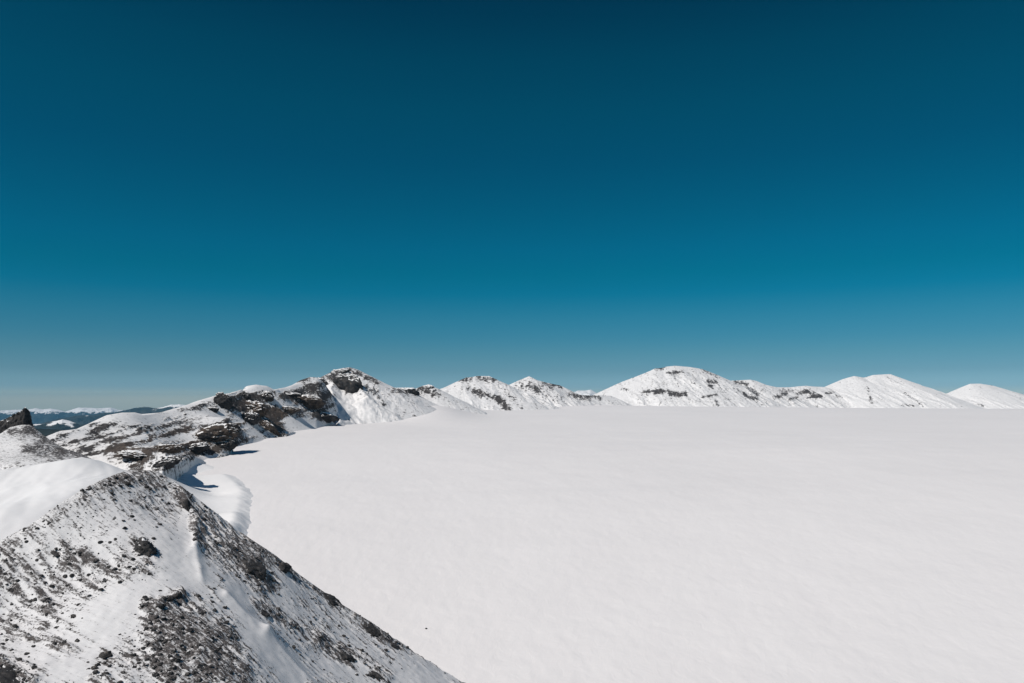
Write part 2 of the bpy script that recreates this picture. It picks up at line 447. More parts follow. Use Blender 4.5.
t = np.maximum(sstep(-4, 22, dpx - pxc), sstep(310, 287, Y)); t = np.maximum(t, sstep(-120, -100, X))
Z = Z * (1 - t) + np.minimum(glacier_z(X, Y) - 1.2, Z) * t
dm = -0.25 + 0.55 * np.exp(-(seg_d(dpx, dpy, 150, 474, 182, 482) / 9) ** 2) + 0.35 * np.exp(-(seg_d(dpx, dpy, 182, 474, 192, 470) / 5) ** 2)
Z += 0.2 * fbm(X / 25, Y / 25, 3) + 0.08 * fbm(X / 3, Y / 3, 3)
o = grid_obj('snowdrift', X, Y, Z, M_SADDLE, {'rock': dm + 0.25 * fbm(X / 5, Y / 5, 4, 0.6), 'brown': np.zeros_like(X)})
tag(o, 'bright wind-scooped snowdrift between the near hill and the brown cliffs', 'snowdrift', None, 'structure')

# ------------------------------------------------------------------ knoll with the horn, at the left
kc = [(-80, 440, 430), (-20, 436, 425), (0, 434, 420), (10, 427.5, 420), (20, 425, 420), (30, 425, 420), (38, 430, 418), (46, 437, 415), (60, 446, 408), (75, 452, 400), (90, 458, 390), (105, 466, 380)]
kp = [P(*c) for c in kc] + [P(*c) for c in [(-60, 470, 345), (0, 462, 350), (30, 460, 352), (60, 462, 355), (80, 464, 352), (0, 448, 385), (25, 444, 385), (50, 454, 380), (95, 470, 345), (0, 485, 320), (60, 480, 320)]]
for c in kc[::2]:
    kp.append(P(*c) + np.array([3, 20, -8])); kp.append(P(*c) + np.array([5, 60, -40]))
KNOLL = TPS(kp, 1e-6)
x = np.arange(-330, -140, 0.8); y = np.arange(315, 480, 0.8)
X, Y = np.meshgrid(x, y)
Z = cap(X, Y, KNOLL(X, Y), kc, .3)
Z = Z - 40 * sstep(345, 316, Y) - 30 * sstep(100, 130, project(X, Y, Z)[0])
px, py = project(X, Y, Z)
d = np.full_like(X, 0.40)
for x0, y0, x1, y1, w, a in [(30, 430, 60, 452, 5, .30), (60, 450, 90, 460, 4, .35), (30, 450, 60, 460, 6, .22), (0, 440, 15, 450, 6, -.4), (15, 455, 40, 445, 4, .25), (0, 462, 30, 463, 3, -.1), (10, 432, 32, 430, 4, .35)]:
    d += a * np.exp(-(seg_d(px, py, x0, y0, x1, y1) / w) ** 2)
A, B = X * .8 + Y * .6, -X * .6 + Y * .8
km = .8 * d + .04 + 0.35 * fbm(A / 3, B / 14, 4, 0.6) + 0.2 * fbm(X / 4, Y / 4, 4, 0.6)
km = .5 + .2 * np.tanh((km - .5) / .2)
Z += sstep(.3, .7, km) * 0.9 * (ridged(X / 7, Y / 7, 4, 0.6) - .4) + 0.6 * fbm(X / 20, Y / 20, 3)
o = grid_obj('hill', X, Y, Z, M_KNOLL, {'rock': km, 'brown': np.clip(.05 + .3 * fbm(X / 12, Y / 12, 2), 0, 1)})
tag(o, 'snow-dusted rocky knoll below the dark rock horn', 'hill', None, 'structure')

# ------------------------------------------------------------------ the long ridge with cliffs
rc = [(20, 446, 455), (46, 436.5, 470), (60, 431, 485), (77, 429, 500), (92, 422, 520), (107, 415, 540), (122, 412.5, 555), (135, 412.5, 570), (142, 414.2, 580), (160, 412.5, 600), (180, 407, 640), (197, 401, 680), (217, 395, 720),
      (230, 393, 745), (240, 390, 770), (247, 386, 800), (256, 384.5, 820), (267, 386, 830), (274, 389.5, 840), (282, 388, 860), (292, 385, 880), (300, 380.5, 905), (310, 377, 930), (322, 378, 960), (330, 378, 985)]
rf = [(60, 446, 440), (90, 452, 430), (118, 463, 420), (140, 471, 415), (160, 477, 412), (180, 460, 480), (192, 454, 520), (210, 454, 548), (230, 450, 585), (240, 438, 620), (255, 438, 655), (270, 440, 680), (284, 437, 700),
      (276, 424, 750), (300, 424, 800), (325, 427, 850), (342, 426, 880), (318, 408, 880), (285, 408, 800),
      (100, 438, 480), (125, 438, 480), (155, 440, 480), (150, 425, 530), (185, 428, 560), (205, 418, 620), (225, 420, 650), (250, 408, 740), (215, 440, 560), (235, 430, 620), (272, 405, 790), (305, 398, 880)]
rp = [P(*c) for c in rc] + [P(*c) for c in rf]
for c in rc[::2]:
    rp.append(P(*c) + np.array([-8, 40, -6])); rp.append(P(*c) + np.array([-20, 120, -40]))
for c in [(118, 463, 420), (160, 477, 412), (192, 452, 490), (230, 450, 585), (270, 440, 680), (284, 437, 700), (325, 427, 850), (342, 426, 880)]:
    rp.append(P(*c) + np.array([22, -12, -12]))
RID = TPS(rp, 1e-6)
ru = np.linspace(-20, 372, 620); ryy = np.geomspace(395, 1120, 560)
Upx, Y = np.meshgrid(ru, ryy)
X = (Upx - W / 2) / F * Y
Z0 = cap(X, Y, RID(X, Y), rc, .2)
Z0 = Z0 - 60 * sstep(316, 356, Upx)
_yf = np.interp(Upx, [60, 118, 160, 192, 230, 255, 284, 300, 325, 350], [425, 410, 402, 506, 572, 640, 688, 770, 840, 890])
_t = sstep(0, 30, _yf - 6 - Y)
Z0 = Z0 * (1 - _t) + np.minimum(Z0, glacier_z(X, Y) - 12) * _t
px, py = project(X, Y, Z0)
RSTROKES = [(92, 428, 112, 440, 5, .3), (95, 432, 108, 425, 4, .3), (112, 425, 140, 428, 2.25, 0.34), (85, 450, 140, 432, 2.25, 0.51), (140, 432, 200, 418, 2.25, 0.48), (85, 440, 120, 432, 2.25, 0.42), (90, 455, 150, 440, 1.875, 0.51),
            (60, 436, 90, 452, 4, .3), (45, 440, 85, 458, 5, .2), (150, 438, 190, 428, 3.0, 0.59), (165, 420, 185, 418, 3, .25), (185, 412, 200, 408, 3, .35), (118, 455, 175, 450, 7, .42), (130, 465, 170, 470, 9, .38),
            (185, 450, 232, 445, 9, .6), (205, 430, 235, 430, 8, .5), (205, 402, 228, 400, 5, .4), (228, 410, 250, 405, 6, .45), (240, 400, 275, 420, 10, .5), (255, 405, 280, 432, 8, .5), (245, 395, 270, 396, 4, .5),
            (275, 412, 300, 414, 5, .5), (290, 396, 322, 410, 9, .5), (300, 382, 330, 392, 8, .42), (312, 390, 330, 402, 5, .3), (275, 393, 285, 394, 3, .4), (315, 416, 335, 420, 4, .6), (225, 425, 245, 440, 5, .3),
            (110, 416, 160, 417, 4, -.4), (165, 411, 215, 398, 3, -.4), (248, 387, 270, 388, 3, -.5), (278, 390, 300, 383, 3, -.5), (290, 423, 330, 428, 5, -.5), (205, 425, 225, 418, 3, -.25), (190, 422, 212, 413, 3, -.2), (288, 405, 298, 408, 3, -.4), (190, 470, 200, 460, 4, -.5)]
d = np.full_like(X, 0.27)
wx = px + 2.5 * fbm(X / 14, Y / 14, 3); wy = py + 1.5 * fbm(X / 14 + 30, Y / 14, 3)
for x0, y0, x1, y1, w, a in RSTROKES:
    d += a * np.exp(-(seg_d(wx, wy, x0, y0, x1, y1) / w) ** 2)
# tilted lava beds: bands of rock and snow along the ridge
lay = fbm((wx - .3 * wy) / 38, (wy + .33 * wx) / 4.6, 4, 0.6)
rm = .74 * d + .075 + 0.55 * lay + 0.32 * fbm(X / 9, Y / 9, 5, 0.65)
rm = .5 + .25 * np.tanh((rm - .5) / .25)
crestd = np.abs(np.interp(Upx, [c[0] for c in rc], [c[1] for c in rc]) - py)
amp = sstep(0, 5, crestd) * 0.8 + 0.2
Z = Z0 + amp * sstep(.25, .75, rm) * (3.4 * (ridged(X / 22, Y / 22, 5, .6) - .45)) + amp * 1.2 * fbm(X / 40, Y / 40, 3) + amp * 0.8 * lay * sstep(.2, .5, d)
RBROWN = np.clip(0.9 * np.exp(-(seg_d(px, py, 118, 458, 280, 420) / 16) ** 2) + .5 * np.exp(-(seg_d(px, py, 240, 402, 320, 405) / 12) ** 2) + .5 * fbm(X / 18, Y / 18, 3), 0, 1)
Z = cap(X, Y, Z, [(a, b - .5, c) for a, b, c in rc], .2)
RZ = Z
o = grid_obj('ridge', X, Y, Z, M_RIDGE, {'rock': rm, 'brown': RBROWN})
tag(o, 'long snow-streaked crater ridge with brown cliffs along its foot', 'ridge', None, 'structure')

# ------------------------------------------------------------------ far rim: one mountain at a time
def mountain(name, label, sky, slope_f, slope_b, depth_f, depth_b, strokes, spurs=(), base=0.10, rough=1.0, seed=0, amp_k=0.30, mat=None, step=0.55, brown=0.1, wl=1.0):
    sky = [(sky[0][0] - 55, 440, sky[0][2])] + list(sky) + [(sky[-1][0] + 55, 440, sky[-1][2])]
    s = np.array(sky, float)
    ridge = np.array([P(*c) for c in sky])
    lines = [(ridge, 1.0)] + [(np.array([P(*c) for c in sp]), 1.12) for sp in spurs]
    pxs = np.arange(s[0, 0], s[-1, 0] + step, step)
    ny = 260
    yc = np.interp(pxs, s[:, 0], s[:, 2])
    t = np.r_[np.linspace(-1, 0, int(ny * .68))[:-1], np.linspace(0, 1, int(ny * .32))]
    T, C = np.meshgrid(t, yc, indexing='ij')
    Y = C + np.where(T < 0, T * depth_f, T * depth_b)
    X = (pxs[None, :] - W / 2) / F * Y
    so = seed * 13.7
    wlm = depth_f * 0.11 * wl
    wxx = X + wlm * .30 * fbm(X / wlm + so, Y / wlm, 3); wyy = Y + wlm * .30 * fbm(X / wlm - so, Y / wlm + 9, 3)
    Z = np.full_like(X, -1e9); D0 = None
    for (L, k) in lines:
        best = np.full_like(X, -1e9); dmin = np.full_like(X, 1e9)
        xx, yy = (X, Y) if D0 is None else (wxx, wyy)
        for a, b in zip(L[:-1], L[1:]):
            dx, dy = b[0] - a[0], b[1] - a[1]
            tt = np.clip(((xx - a[0]) * dx + (yy - a[1]) * dy) / (dx * dx + dy * dy + 1e-9), 0, 1)
            qx, qy = a[0] + tt * dx, a[1] + tt * dy
            dd = np.hypot(xx - qx, yy - qy)
            sl = np.where(yy < qy, slope_f, slope_b) * k
            h = a[2] + tt * (b[2] - a[2]) - sl * dd
            best = np.maximum(best, h); dmin = np.minimum(dmin, dd)
        if D0 is None: D0 = dmin
        Z = np.maximum(Z, best)
    Z = Z - 110 * sstep(30, 0, pxs - pxs[0])[None, :] - 110 * sstep(30, 0, pxs[-1] - pxs)[None, :]
    px, py = project(X, Y, Z)
    env = np.clip(D0 / (depth_f * .25), 0, 1)
    d = np.full_like(X, base)
    sx = px + 1.6 * fbm(X / (wlm * .4), Y / (wlm * .4) + so, 3); sy = py + 1.2 * fbm(X / (wlm * .4) + 7, Y / (wlm * .4), 3)
    for x0, y0, x1, y1, w, a in strokes:
        d += a * np.exp(-(seg_d(sx, sy, x0, y0, x1, y1) / w) ** 2)
    gul = fbm(X / (wlm * .28) + so, Y / (wlm * 1.6), 4, .6)
    rm = .8 * d + .10 + .40 * gul + .34 * fbm(X / (wlm * .3), Y / (wlm * .3) + so, 5, .62)
    rm = .5 + .3 * np.tanh((rm - .5) / .3)
    mod = np.clip(.55 + 1.1 * fbm(X / (wlm * 3.2) + so, Y / (wlm * 4) - so, 2), .05, 1.3)
    Z = Z + env * amp_k * wlm * rough * mod * (ridged((wxx + .35 * wyy) / (wlm * 1.5) + so, wyy / (wlm * 4.5), 5, .48) - .55) * 1.5
    Z = Z + (env * .8 + .2) * sstep(.25, .7, rm) * wlm * .10 * (ridged(X / (wlm * .35), Y / (wlm * .35), 4, .6) - .5)
    Z = Z + .03 * rough ** 3 * wlm * fbm(X / (wlm * .16), Y / (wlm * .16), 4, .6)
    o = grid_obj(name, X, Y, Z, mat or M_MOUNT, {'rock': rm, 'brown': np.clip(brown + .3 * fbm(X / wlm, Y / wlm, 2), 0, 1)})
    return tag(o, label, 'mountain', None, 'structure')

M_PEAK = terrain_mat('snowy_rock_near_peak', 0.28, 0.12, 1.4, 0.8, 1.6)

mountain('mountain', 'nearest snowy peak with a dark cliff below its rounded summit',
    [(286, 395, 990), (300, 383, 1020), (310, 377.5, 1035), (322, 377.5, 1050), (330, 373, 1065), (337, 369.5, 1080), (343, 368, 1090), (350, 367.3, 1100), (356, 369, 1105), (360, 370.5, 1110), (367, 375, 1120), (379, 383, 1150), (386, 387.5, 1180), (394, 388.5, 1215), (404, 388.3, 1250), (412, 390.8, 1280), (416, 388.5, 1290), (422, 386, 1300), (429, 384.2, 1310), (433, 387, 1320), (438, 388.5, 1335), (444, 391.5, 1350), (452, 398, 1370), (460, 407, 1390)],
    0.50, 0.6, 300, 140,
    [(335, 372, 348, 392, 8, .3), (345, 380, 362, 392, 6, .25), (350, 370, 378, 383, 3.2, .55), (318, 379, 334, 377, 4, .45), (310, 388, 330, 400, 6, .4), (302, 385, 318, 392, 3, .2), (395, 391, 415, 393, 4, .5), (420, 388, 436, 394, 4, .5),
     (366, 386, 384, 404, 2.5, .38), (374, 390, 388, 396, 2, .3), (345, 400, 372, 410, 8, -.35), (335, 408, 380, 418, 6, -.4)],
    spurs=[[(330, 373.5, 1065), (334, 395, 985), (339, 424, 896)], [(350, 368, 1100), (358, 382, 1050), (366, 397, 1000)], [(379, 383, 1150), (386, 397, 1110), (392, 408, 1070)]],
    base=.14, seed=1, mat=M_PEAK, step=.4, wl=.7, rough=.6)

mountain('mountain', 'rounded snowy peak with a scree-streaked shoulder, right of the dark crags',
    [(432, 402, 1760), (445, 390.5, 1800), (454, 385.5, 1830), (461, 380.5, 1850), (466, 377.5, 1870), (472, 377, 1880), (477, 376, 1890), (489, 376, 1900), (494, 380, 1910), (505, 387.5, 1940), (516, 396, 1970), (532, 408, 2000), (545, 414, 2030)],
    0.46, 0.55, 360, 160,
    [(461, 380, 470, 379, 3, .5), (480, 377, 494, 380, 4, .5), (475, 391, 500, 400, 3.5, .38), (498, 399, 508, 409, 3.5, .6), (470, 387, 480, 393, 2.5, .28), (500, 387, 522, 408, 3, .22), (462, 388, 468, 389, 2, .3), (440, 400, 470, 408, 8, -.3)],
    spurs=[[(489, 376, 1900), (496, 390, 1850), (506, 408, 1790)], [(470, 377, 1875), (466, 392, 1810), (462, 408, 1750)]],
    base=.14, seed=2, wl=.7)

mountain('mountain', 'sharp small snowy peak with dark rocks down its middle',
    [(496, 396, 2180), (505, 387.5, 2200), (512, 383.5, 2220), (520, 379.8, 2230), (526, 377.5, 2236), (529, 376.2, 2240), (533, 378, 2244), (536, 379.8, 2250), (547, 382.7, 2270), (560, 385.4, 2290), (570, 390.2, 2310), (577, 394.7, 2330), (590, 395.5, 2350), (599, 395, 2370), (612, 396, 2400)],
    0.48, 0.55, 360, 160,
    [(520, 384, 535, 390, 4.5, .34), (530, 383, 540, 390, 3, .3), (543, 383, 552, 387, 2.5, .45), (553, 384, 561, 387, 2, .5), (518, 390, 526, 400, 2.5, .3), (540, 392, 560, 398, 4, .2), (570, 394, 600, 398, 2.5, .5), (575, 398, 590, 401, 2, .3), (530, 404, 550, 408, 4, -.4)],
    spurs=[[(529, 376.2, 2240), (527, 390, 2180), (522, 404, 2120)], [(560, 385.4, 2290), (566, 396, 2240), (572, 404, 2200)]],
    base=.16, seed=3, wl=.7)

mountain('mountain', 'largest broad snowy mountain with a dark rock band across its face',
    [(585, 399, 2720), (597, 394.3, 2740), (605, 389.7, 2760), (620, 382.6, 2790), (640, 375, 2820), (650, 371, 2835), (655, 368.5, 2842), (660, 368.2, 2850), (668, 366.4, 2860), (675, 365.7, 2870), (690, 367, 2890), (702, 369, 2900), (712, 372.7, 2910), (722, 378, 2920), (730, 380.7, 2930), (740, 380.2, 2935), (750, 379.7, 2940), (756, 380.7, 2950), (765, 384.6, 2960), (777, 387.2, 2980), (790, 387.2, 3000), (805, 385.7, 3010), (815, 386.5, 3020), (825, 387, 3030), (838, 391, 3060), (850, 397, 3100)],
    0.46, 0.5, 560, 220,
    [(642, 392, 660, 391, 2.0, .55), (655, 393, 668, 391, 2.2, .6), (671, 394, 686, 395, 2.6, .75), (668, 373, 682, 372, 1.8, .55), (655, 368, 662, 368, 1.8, .5), (622, 389, 630, 391, 1.8, .5), (708, 381, 716, 382, 2, .6), (709, 386, 712, 387, 1.6, .6), (703, 397, 716, 395, 1.8, .5),
     (716, 402, 718, 406, 2, .5), (703, 371, 716, 376, 2, .35), (735, 382, 746, 384, 2, .5), (748, 388, 757, 394, 2.4, .45), (745, 395, 757, 400, 2.2, .62), (738, 390, 744, 393, 1.6, .4), (775, 397, 786, 394, 2.2, .55), (790, 399, 797, 398, 1.8, .5), (797, 394, 808, 391, 2, .45), (806, 391, 820, 397, 2.6, .5), (808, 398, 820, 396, 1.8, .5), (826, 393, 832, 392, 1.5, .5), (836, 396, 842, 397, 1.3, .5), (762, 390, 770, 392, 1.5, .2), (780, 391, 795, 390, 2, .25),
     (645, 380, 660, 384, 3, .1), (690, 375, 700, 390, 4, .1), (715, 385, 735, 405, 3, .14), (610, 395, 640, 385, 5, -.2), (685, 400, 700, 385, 4, -.12), (600, 398, 640, 403, 4, -.1)],
    spurs=[[(675, 365.7, 2870), (682, 380, 2790), (690, 396, 2700), (694, 410, 2620)], [(712, 372.7, 2910), (724, 388, 2830), (738, 408, 2730)], [(650, 371, 2835), (640, 386, 2760), (632, 404, 2660)], [(756, 380.7, 2950), (762, 394, 2880), (770, 408, 2800)], [(805, 385.7, 3010), (806, 398, 2940), (808, 410, 2880)]],
    base=.17, seed=4, wl=.62)

mountain('mountain', 'smooth twin-topped snowy mountain with a creased middle gully',
    [(806, 401, 3080), (825, 388.5, 3090), (833, 383.2, 3100), (843, 379, 3110), (854, 376, 3120), (864, 377.6, 3130), (873, 375, 3140), (890, 374, 3150), (898, 378, 3155), (910, 385.5, 3170), (923, 389.7, 3190), (933, 394, 3200), (946, 400, 3220), (960, 405, 3240)],
    0.42, 0.5, 560, 220,
    [(865, 378, 869, 390, 2, .22), (868, 390, 872, 405, 2.5, .34), (905, 394, 923, 406, 1.8, .42), (888, 376, 900, 384, 3, .22), (902, 405, 914, 406, 1.4, .5), (838, 398, 842, 398, 1.5, .5), (875, 403, 880, 405, 2, .3)],
    spurs=[[(854, 376, 3120), (850, 390, 3030), (848, 406, 2920)], [(876, 375, 3140), (884, 390, 3050), (890, 406, 2940)], [(890, 374, 3150), (906, 390, 3060), (924, 408, 2960)]],
    base=.02, rough=.7, seed=5, wl=.8)

mountain('mountain', 'low snowy mountain at the right edge of the far rim',
    [(922, 404, 3280), (938, 395.3, 3300), (948, 393, 3310), (960, 387.7, 3320), (970, 383.7, 3330), (980, 383.6, 3340), (993, 385.6, 3350), (1000, 387.5, 3355), (1008, 390, 3360), (1024, 394.5, 3380), (1050, 398, 3410), (1090, 403, 3450)],
    0.42, 0.5, 560, 220,
    [(972, 405, 983, 406, 1.4, .55), (980, 386, 985, 398, 2, .15), (990, 385, 1000, 388, 2, .2), (1015, 396, 1022, 398, 1.4, .3)],
    spurs=[[(973, 383.7, 3333), (970, 396, 3240), (968, 408, 3150)], [(993, 385.6, 3350), (1004, 396, 3260), (1014, 408, 3170)]],
    base=.0, rough=.7, seed=6, wl=.8)

# ------------------------------------------------------------------ lands beyond the crater
def far_range(name, label, sky, base_z, df, db, snow_lo, snow_hi, seed, rough=1.0):
    s = np.array(sky, float)
    pxs = np.arange(s[0, 0], s[-1, 0], 0.5)
    yc = np.interp(pxs, s[:, 0], s[:, 2])
    top = np.array([P(a, b, c)[2] for a, b, c in zip(pxs, np.interp(pxs, s[:, 0], s[:, 1]), yc)])
    t = np.linspace(-1, 1, 200)
    T, C = np.meshgrid(t, yc, indexing='ij')
    TZ = np.broadcast_to(top, T.shape)
    Y = C + np.where(T < 0, T * df, T * db)
    X = (pxs[None, :] - W / 2) / F * Y
    fall = 1 - np.abs(T) ** 1.1
    so = seed * 7.1
    w = df * .22
    Z = base_z + (TZ - base_z) * fall
    Z = Z + (TZ - base_z) * .32 * rough * (ridged(X / w + so, Y / w, 5, .5) - .6) * np.clip(np.abs(T) * 5, .12, 1)
    sn = sstep(snow_lo, snow_hi, Z)
    o = grid_obj(name, X, Y, Z, M_FAR, {'snow': sn})
    tag(o, label, 'hills', None, 'structure')

far_range('mountains', 'hazy line of snowy mountains far away on the left horizon',
    [(-40, 410, 30000), (0, 410.5, 30000), (18, 409.5, 30000), (30, 409, 30000), (37, 408, 30000), (45, 409.5, 30000), (52, 408.5, 30000), (60, 409.5, 30000), (67, 411.5, 30000), (74, 409.5, 30000), (80, 407.5, 30000), (90, 408, 30000), (100, 408.5, 30000), (112, 407.5, 30000), (120, 410, 30000), (135, 410, 30000), (200, 412, 30000)],
    -1500, 4500, 3000, -570, -360, 1)
far_range('hills', 'dark blue-green range of hills behind the long ridge',
    [(40, 424, 17000), (60, 419, 17000), (80, 415, 17000), (100, 414, 17000), (112, 412, 17000), (125, 410, 17000), (135, 408.5, 17000), (145, 407, 17000), (155, 408, 17000), (165, 407, 17000), (173, 405, 17000), (181, 404, 17000), (190, 406, 17000), (215, 409, 17000), (240, 414, 17000)],
    -1300, 3000, 2500, -330, 60, 2)
far_range('hills', 'nearer dark forested hill with a small snowy top below the far range',
    [(-30, 428, 10000), (0, 427, 10000), (30, 424, 10000), (45, 424, 10000), (55, 421, 10000), (64, 419, 10000), (72, 421, 10000), (82, 425, 10000), (95, 424, 10000), (110, 425, 10000), (140, 430, 10000)],
    -900, 2200, 1800, -380, -200, 3)
far_range('mountains', 'pale distant snowy mountain seen through the gap in the far rim',
    [(556, 398, 20000), (566, 394, 20000), (572, 392.2, 20000), (578, 390.2, 20000), (584, 390.2, 20000), (590, 389.8, 20000), (597, 393, 20000), (610, 397, 20000)],
    -1200, 3500, 3000, -420, 0, 4)
far_range('hills', 'blue distant hill in the notch before the right mountain',
    [(910, 398, 20000), (925, 394, 20000), (932, 392.6, 20000), (938, 393.5, 20000), (950, 397, 20000)],
    -1200, 3500, 2500, 900, 1500, 5)
# low ground out to the horizon
u = np.linspace(-1.4, 1.4, 160); y = np.geomspace(3600, 38000, 120)
U, Y = np.meshgrid(u, y); X = U * Y
Z = np.where(Y < 4300, -120, -850 - (Y - 4300) * .012) + 120 * fbm(X / 2500, Y / 2500, 4)
Z = np.where(Y < 4000, np.minimum(Z, -130), Z)
o = grid_obj('ground', X, Y, Z, M_FAR, {'snow': np.zeros_like(X)})
tag(o, 'dark low forested land reaching away beyond the crater', 'ground', None, 'structure')

# ------------------------------------------------------------------ rocks
bpy.ops.mesh.primitive_ico_sphere_add(subdivisions=5)
_s = bpy.context.object
ICO = {}
def ico(level):
    if level not in ICO:
        bpy.ops.mesh.primitive_ico_sphere_add(subdivisions=level)
        a = bpy.context.object
        v = np.array([p.co[:] for p in a.data.vertices]); f = np.array([p.vertices[:] for p in a.data.polygons])
        me = a.data; bpy.data.objects.remove(a); bpy.data.meshes.remove(me)
        ICO[level] = (v, f)
    return ICO[level]
_m = _s.data; bpy.data.objects.remove(_s); bpy.data.meshes.remove(_m)

def rock_shape(seed, level, cuts=10, rough=.12, strata=0.0, tilt=(0.2, 0.1)):
    r = np.random.default_rng(seed)
    v, f = ico(level)
    n = r.normal(size=(cuts, 3)); n /= np.linalg.norm(n, axis=1)[:, None]
    dist = r.uniform(.55, .95, cuts)
    dots = v @ n.T
    rad = np.minimum(1.0, np.where(dots > 1e-3, dist / np.maximum(dots, 1e-3), 9).min(1))
    q = v * rad[:, None]
    if rough:
        s = seed % 97
        nz = ridged(q[:, 0] * 2.2 + s + q[:, 2], q[:, 1] * 2.2 + q[:, 2] * 1.7, 5, .6) - .5
        nz2 = fbm(q[:, 2] * 5 + s, (q[:, 0] + q[:, 1]) * 4, 4, .6)
        q = q + v * (rough * (nz + .6 * nz2))[:, None]
    if strata:
        h = q[:, 2] + tilt[0] * q[:, 0] + tilt[1] * q[:, 1]
        st = fbm(h * 5 + seed, h * 0 + 3.3, 3, .6)
        q[:, :2] *= (1 + strata * st)[:, None]
    return q, f

def hf_ridge(x, y):
    """height of the finished ridge mesh"""
    u = x / y * F + W / 2
    fu = np.clip((u - ru[0]) / (ru[1] - ru[0]), 0, len(ru) - 2); fj = np.clip(np.log(y / ryy[0]) / np.log(ryy[1] / ryy[0]), 0, len(ryy) - 2)
    return RZ[fj.astype(int), fu.astype(int)]

def outcrop(label, px, py, w, h, Y=None, hf=None, rot=0.0, deep=.8, mat=None, seed=1, level=5, name='rock_outcrop', cuts=14, rough=.36, strata=.03, rng=(380, 1100), yaw=0.0):
    """a crag w by h photo pixels, seated in the slope where the sight line meets it"""
    if Y is None:
        q = march([px], [py + h * .25], hf, *rng)[0]; Y = float(q[1]) if not np.isnan(q[1]) else rng[1] * .8
    c = P(px, py, Y)
    k = Y / F
    v, f = rock_shape(seed, level, cuts, rough, strata)
    v = v * np.array([w / 2 * k, w / 2 * k * deep, h / 2 * k]) * 1.15
    cy, sy = math.cos(yaw), math.sin(yaw)
    v = np.stack([v[:, 0] * cy - v[:, 1] * sy, v[:, 0] * sy + v[:, 1] * cy, v[:, 2]], -1)
    cr, sr = math.cos(rot), math.sin(rot)
    v = np.stack([v[:, 0] * cr - v[:, 2] * sr, v[:, 1], v[:, 0] * sr + v[:, 2] * cr], -1)
    o = obj(name, mesh_np(name, v, f, mat or M_CRAG))
    o.location = c + np.array([0, w * k * .12, 0])
    nr = np.array([q.vector[:] for q in o.data.vertex_normals])
    wt = sstep(.72, .98, nr[:, 2] - .06 + .65 * fbm(v[:, 0] / (4 * k) + seed, v[:, 1] / (4 * k) + v[:, 2] / (3 * k), 3))
    keep = wt[f].max(1) > .02
    if keep.sum() > 40:
        cv = v + nr * ((-.35 + 1.0 * wt) * k)[:, None] * .7
        fk = f[keep]; lab = np.arange(len(v))
        for _ in range(400):                      # keep the one largest patch
            m = lab[fk].min(1); old = lab.copy()
            for q in range(3): np.minimum.at(lab, fk[:, q], m)
            if (lab == old).all(): break
        big = np.bincount(lab[fk[:, 0]]).argmax()
        used, inv = np.unique(fk[lab[fk[:, 0]] == big], return_inverse=True)
        obj('snow_cap', mesh_np('snow_cap', cv[used], inv.reshape(-1, 3), M_SNOWCAP), o)
    return tag(o, label, 'rock outcrop', 'dark crags of the crater rim')

G = 'dark crags of the crater rim'
# the horn, a leaning fin of rock
def horn():
    prof = [(-26, 436), (-22, 428), (-10, 424.5), (0, 421), (6, 418.5), (12, 415.5), (17, 412.5), (21, 411), (24, 408.5), (27, 407.3), (28, 408.5), (28.6, 413), (29.5, 416), (30, 420), (31.5, 424), (33, 430), (32.5, 438)]
    Y = 423.0
    pts = [P(a, b, Y) for a, b in prof]
    xs = np.array([p[0] for p in pts]); zs = np.array([p[2] for p in pts])
    n = 140
    x = np.linspace(xs[0], xs[-1] - .01, n)
    top = np.interp(x, xs, zs)
    bot = zs.min() - 6
    rows = 60
    t = np.linspace(0, np.pi, rows)                     # over the crest from the front foot to the rear foot
    T, XX = np.meshgrid(t, x, indexing='ij')
    TOP = np.broadcast_to(top, T.shape)
    s = np.sin(T) ** .7
    Zz = bot + (TOP - bot) * s
    thick = 1.6 + .16 * (TOP - bot)
    Yy = Y - np.sign(np.cos(T)) * np.abs(np.cos(T)) ** 1.6 * thick
    jag = s < .995
    Yy += 2.6 * (ridged(XX / 5, Zz / 5, 4, .65) - .5); XX = XX + .5 * fbm(Zz / 2, Yy / 3, 3)
    Zz = Zz + .5 * fbm(XX / 1.5, Yy / 1.5, 3)
    o = grid_obj('rock_outcrop', XX, Yy, Zz, M_HORN)
    tag(o, 'dark pointed horn of rock at the left edge, tip leaning right', 'rock outcrop', G)
horn()

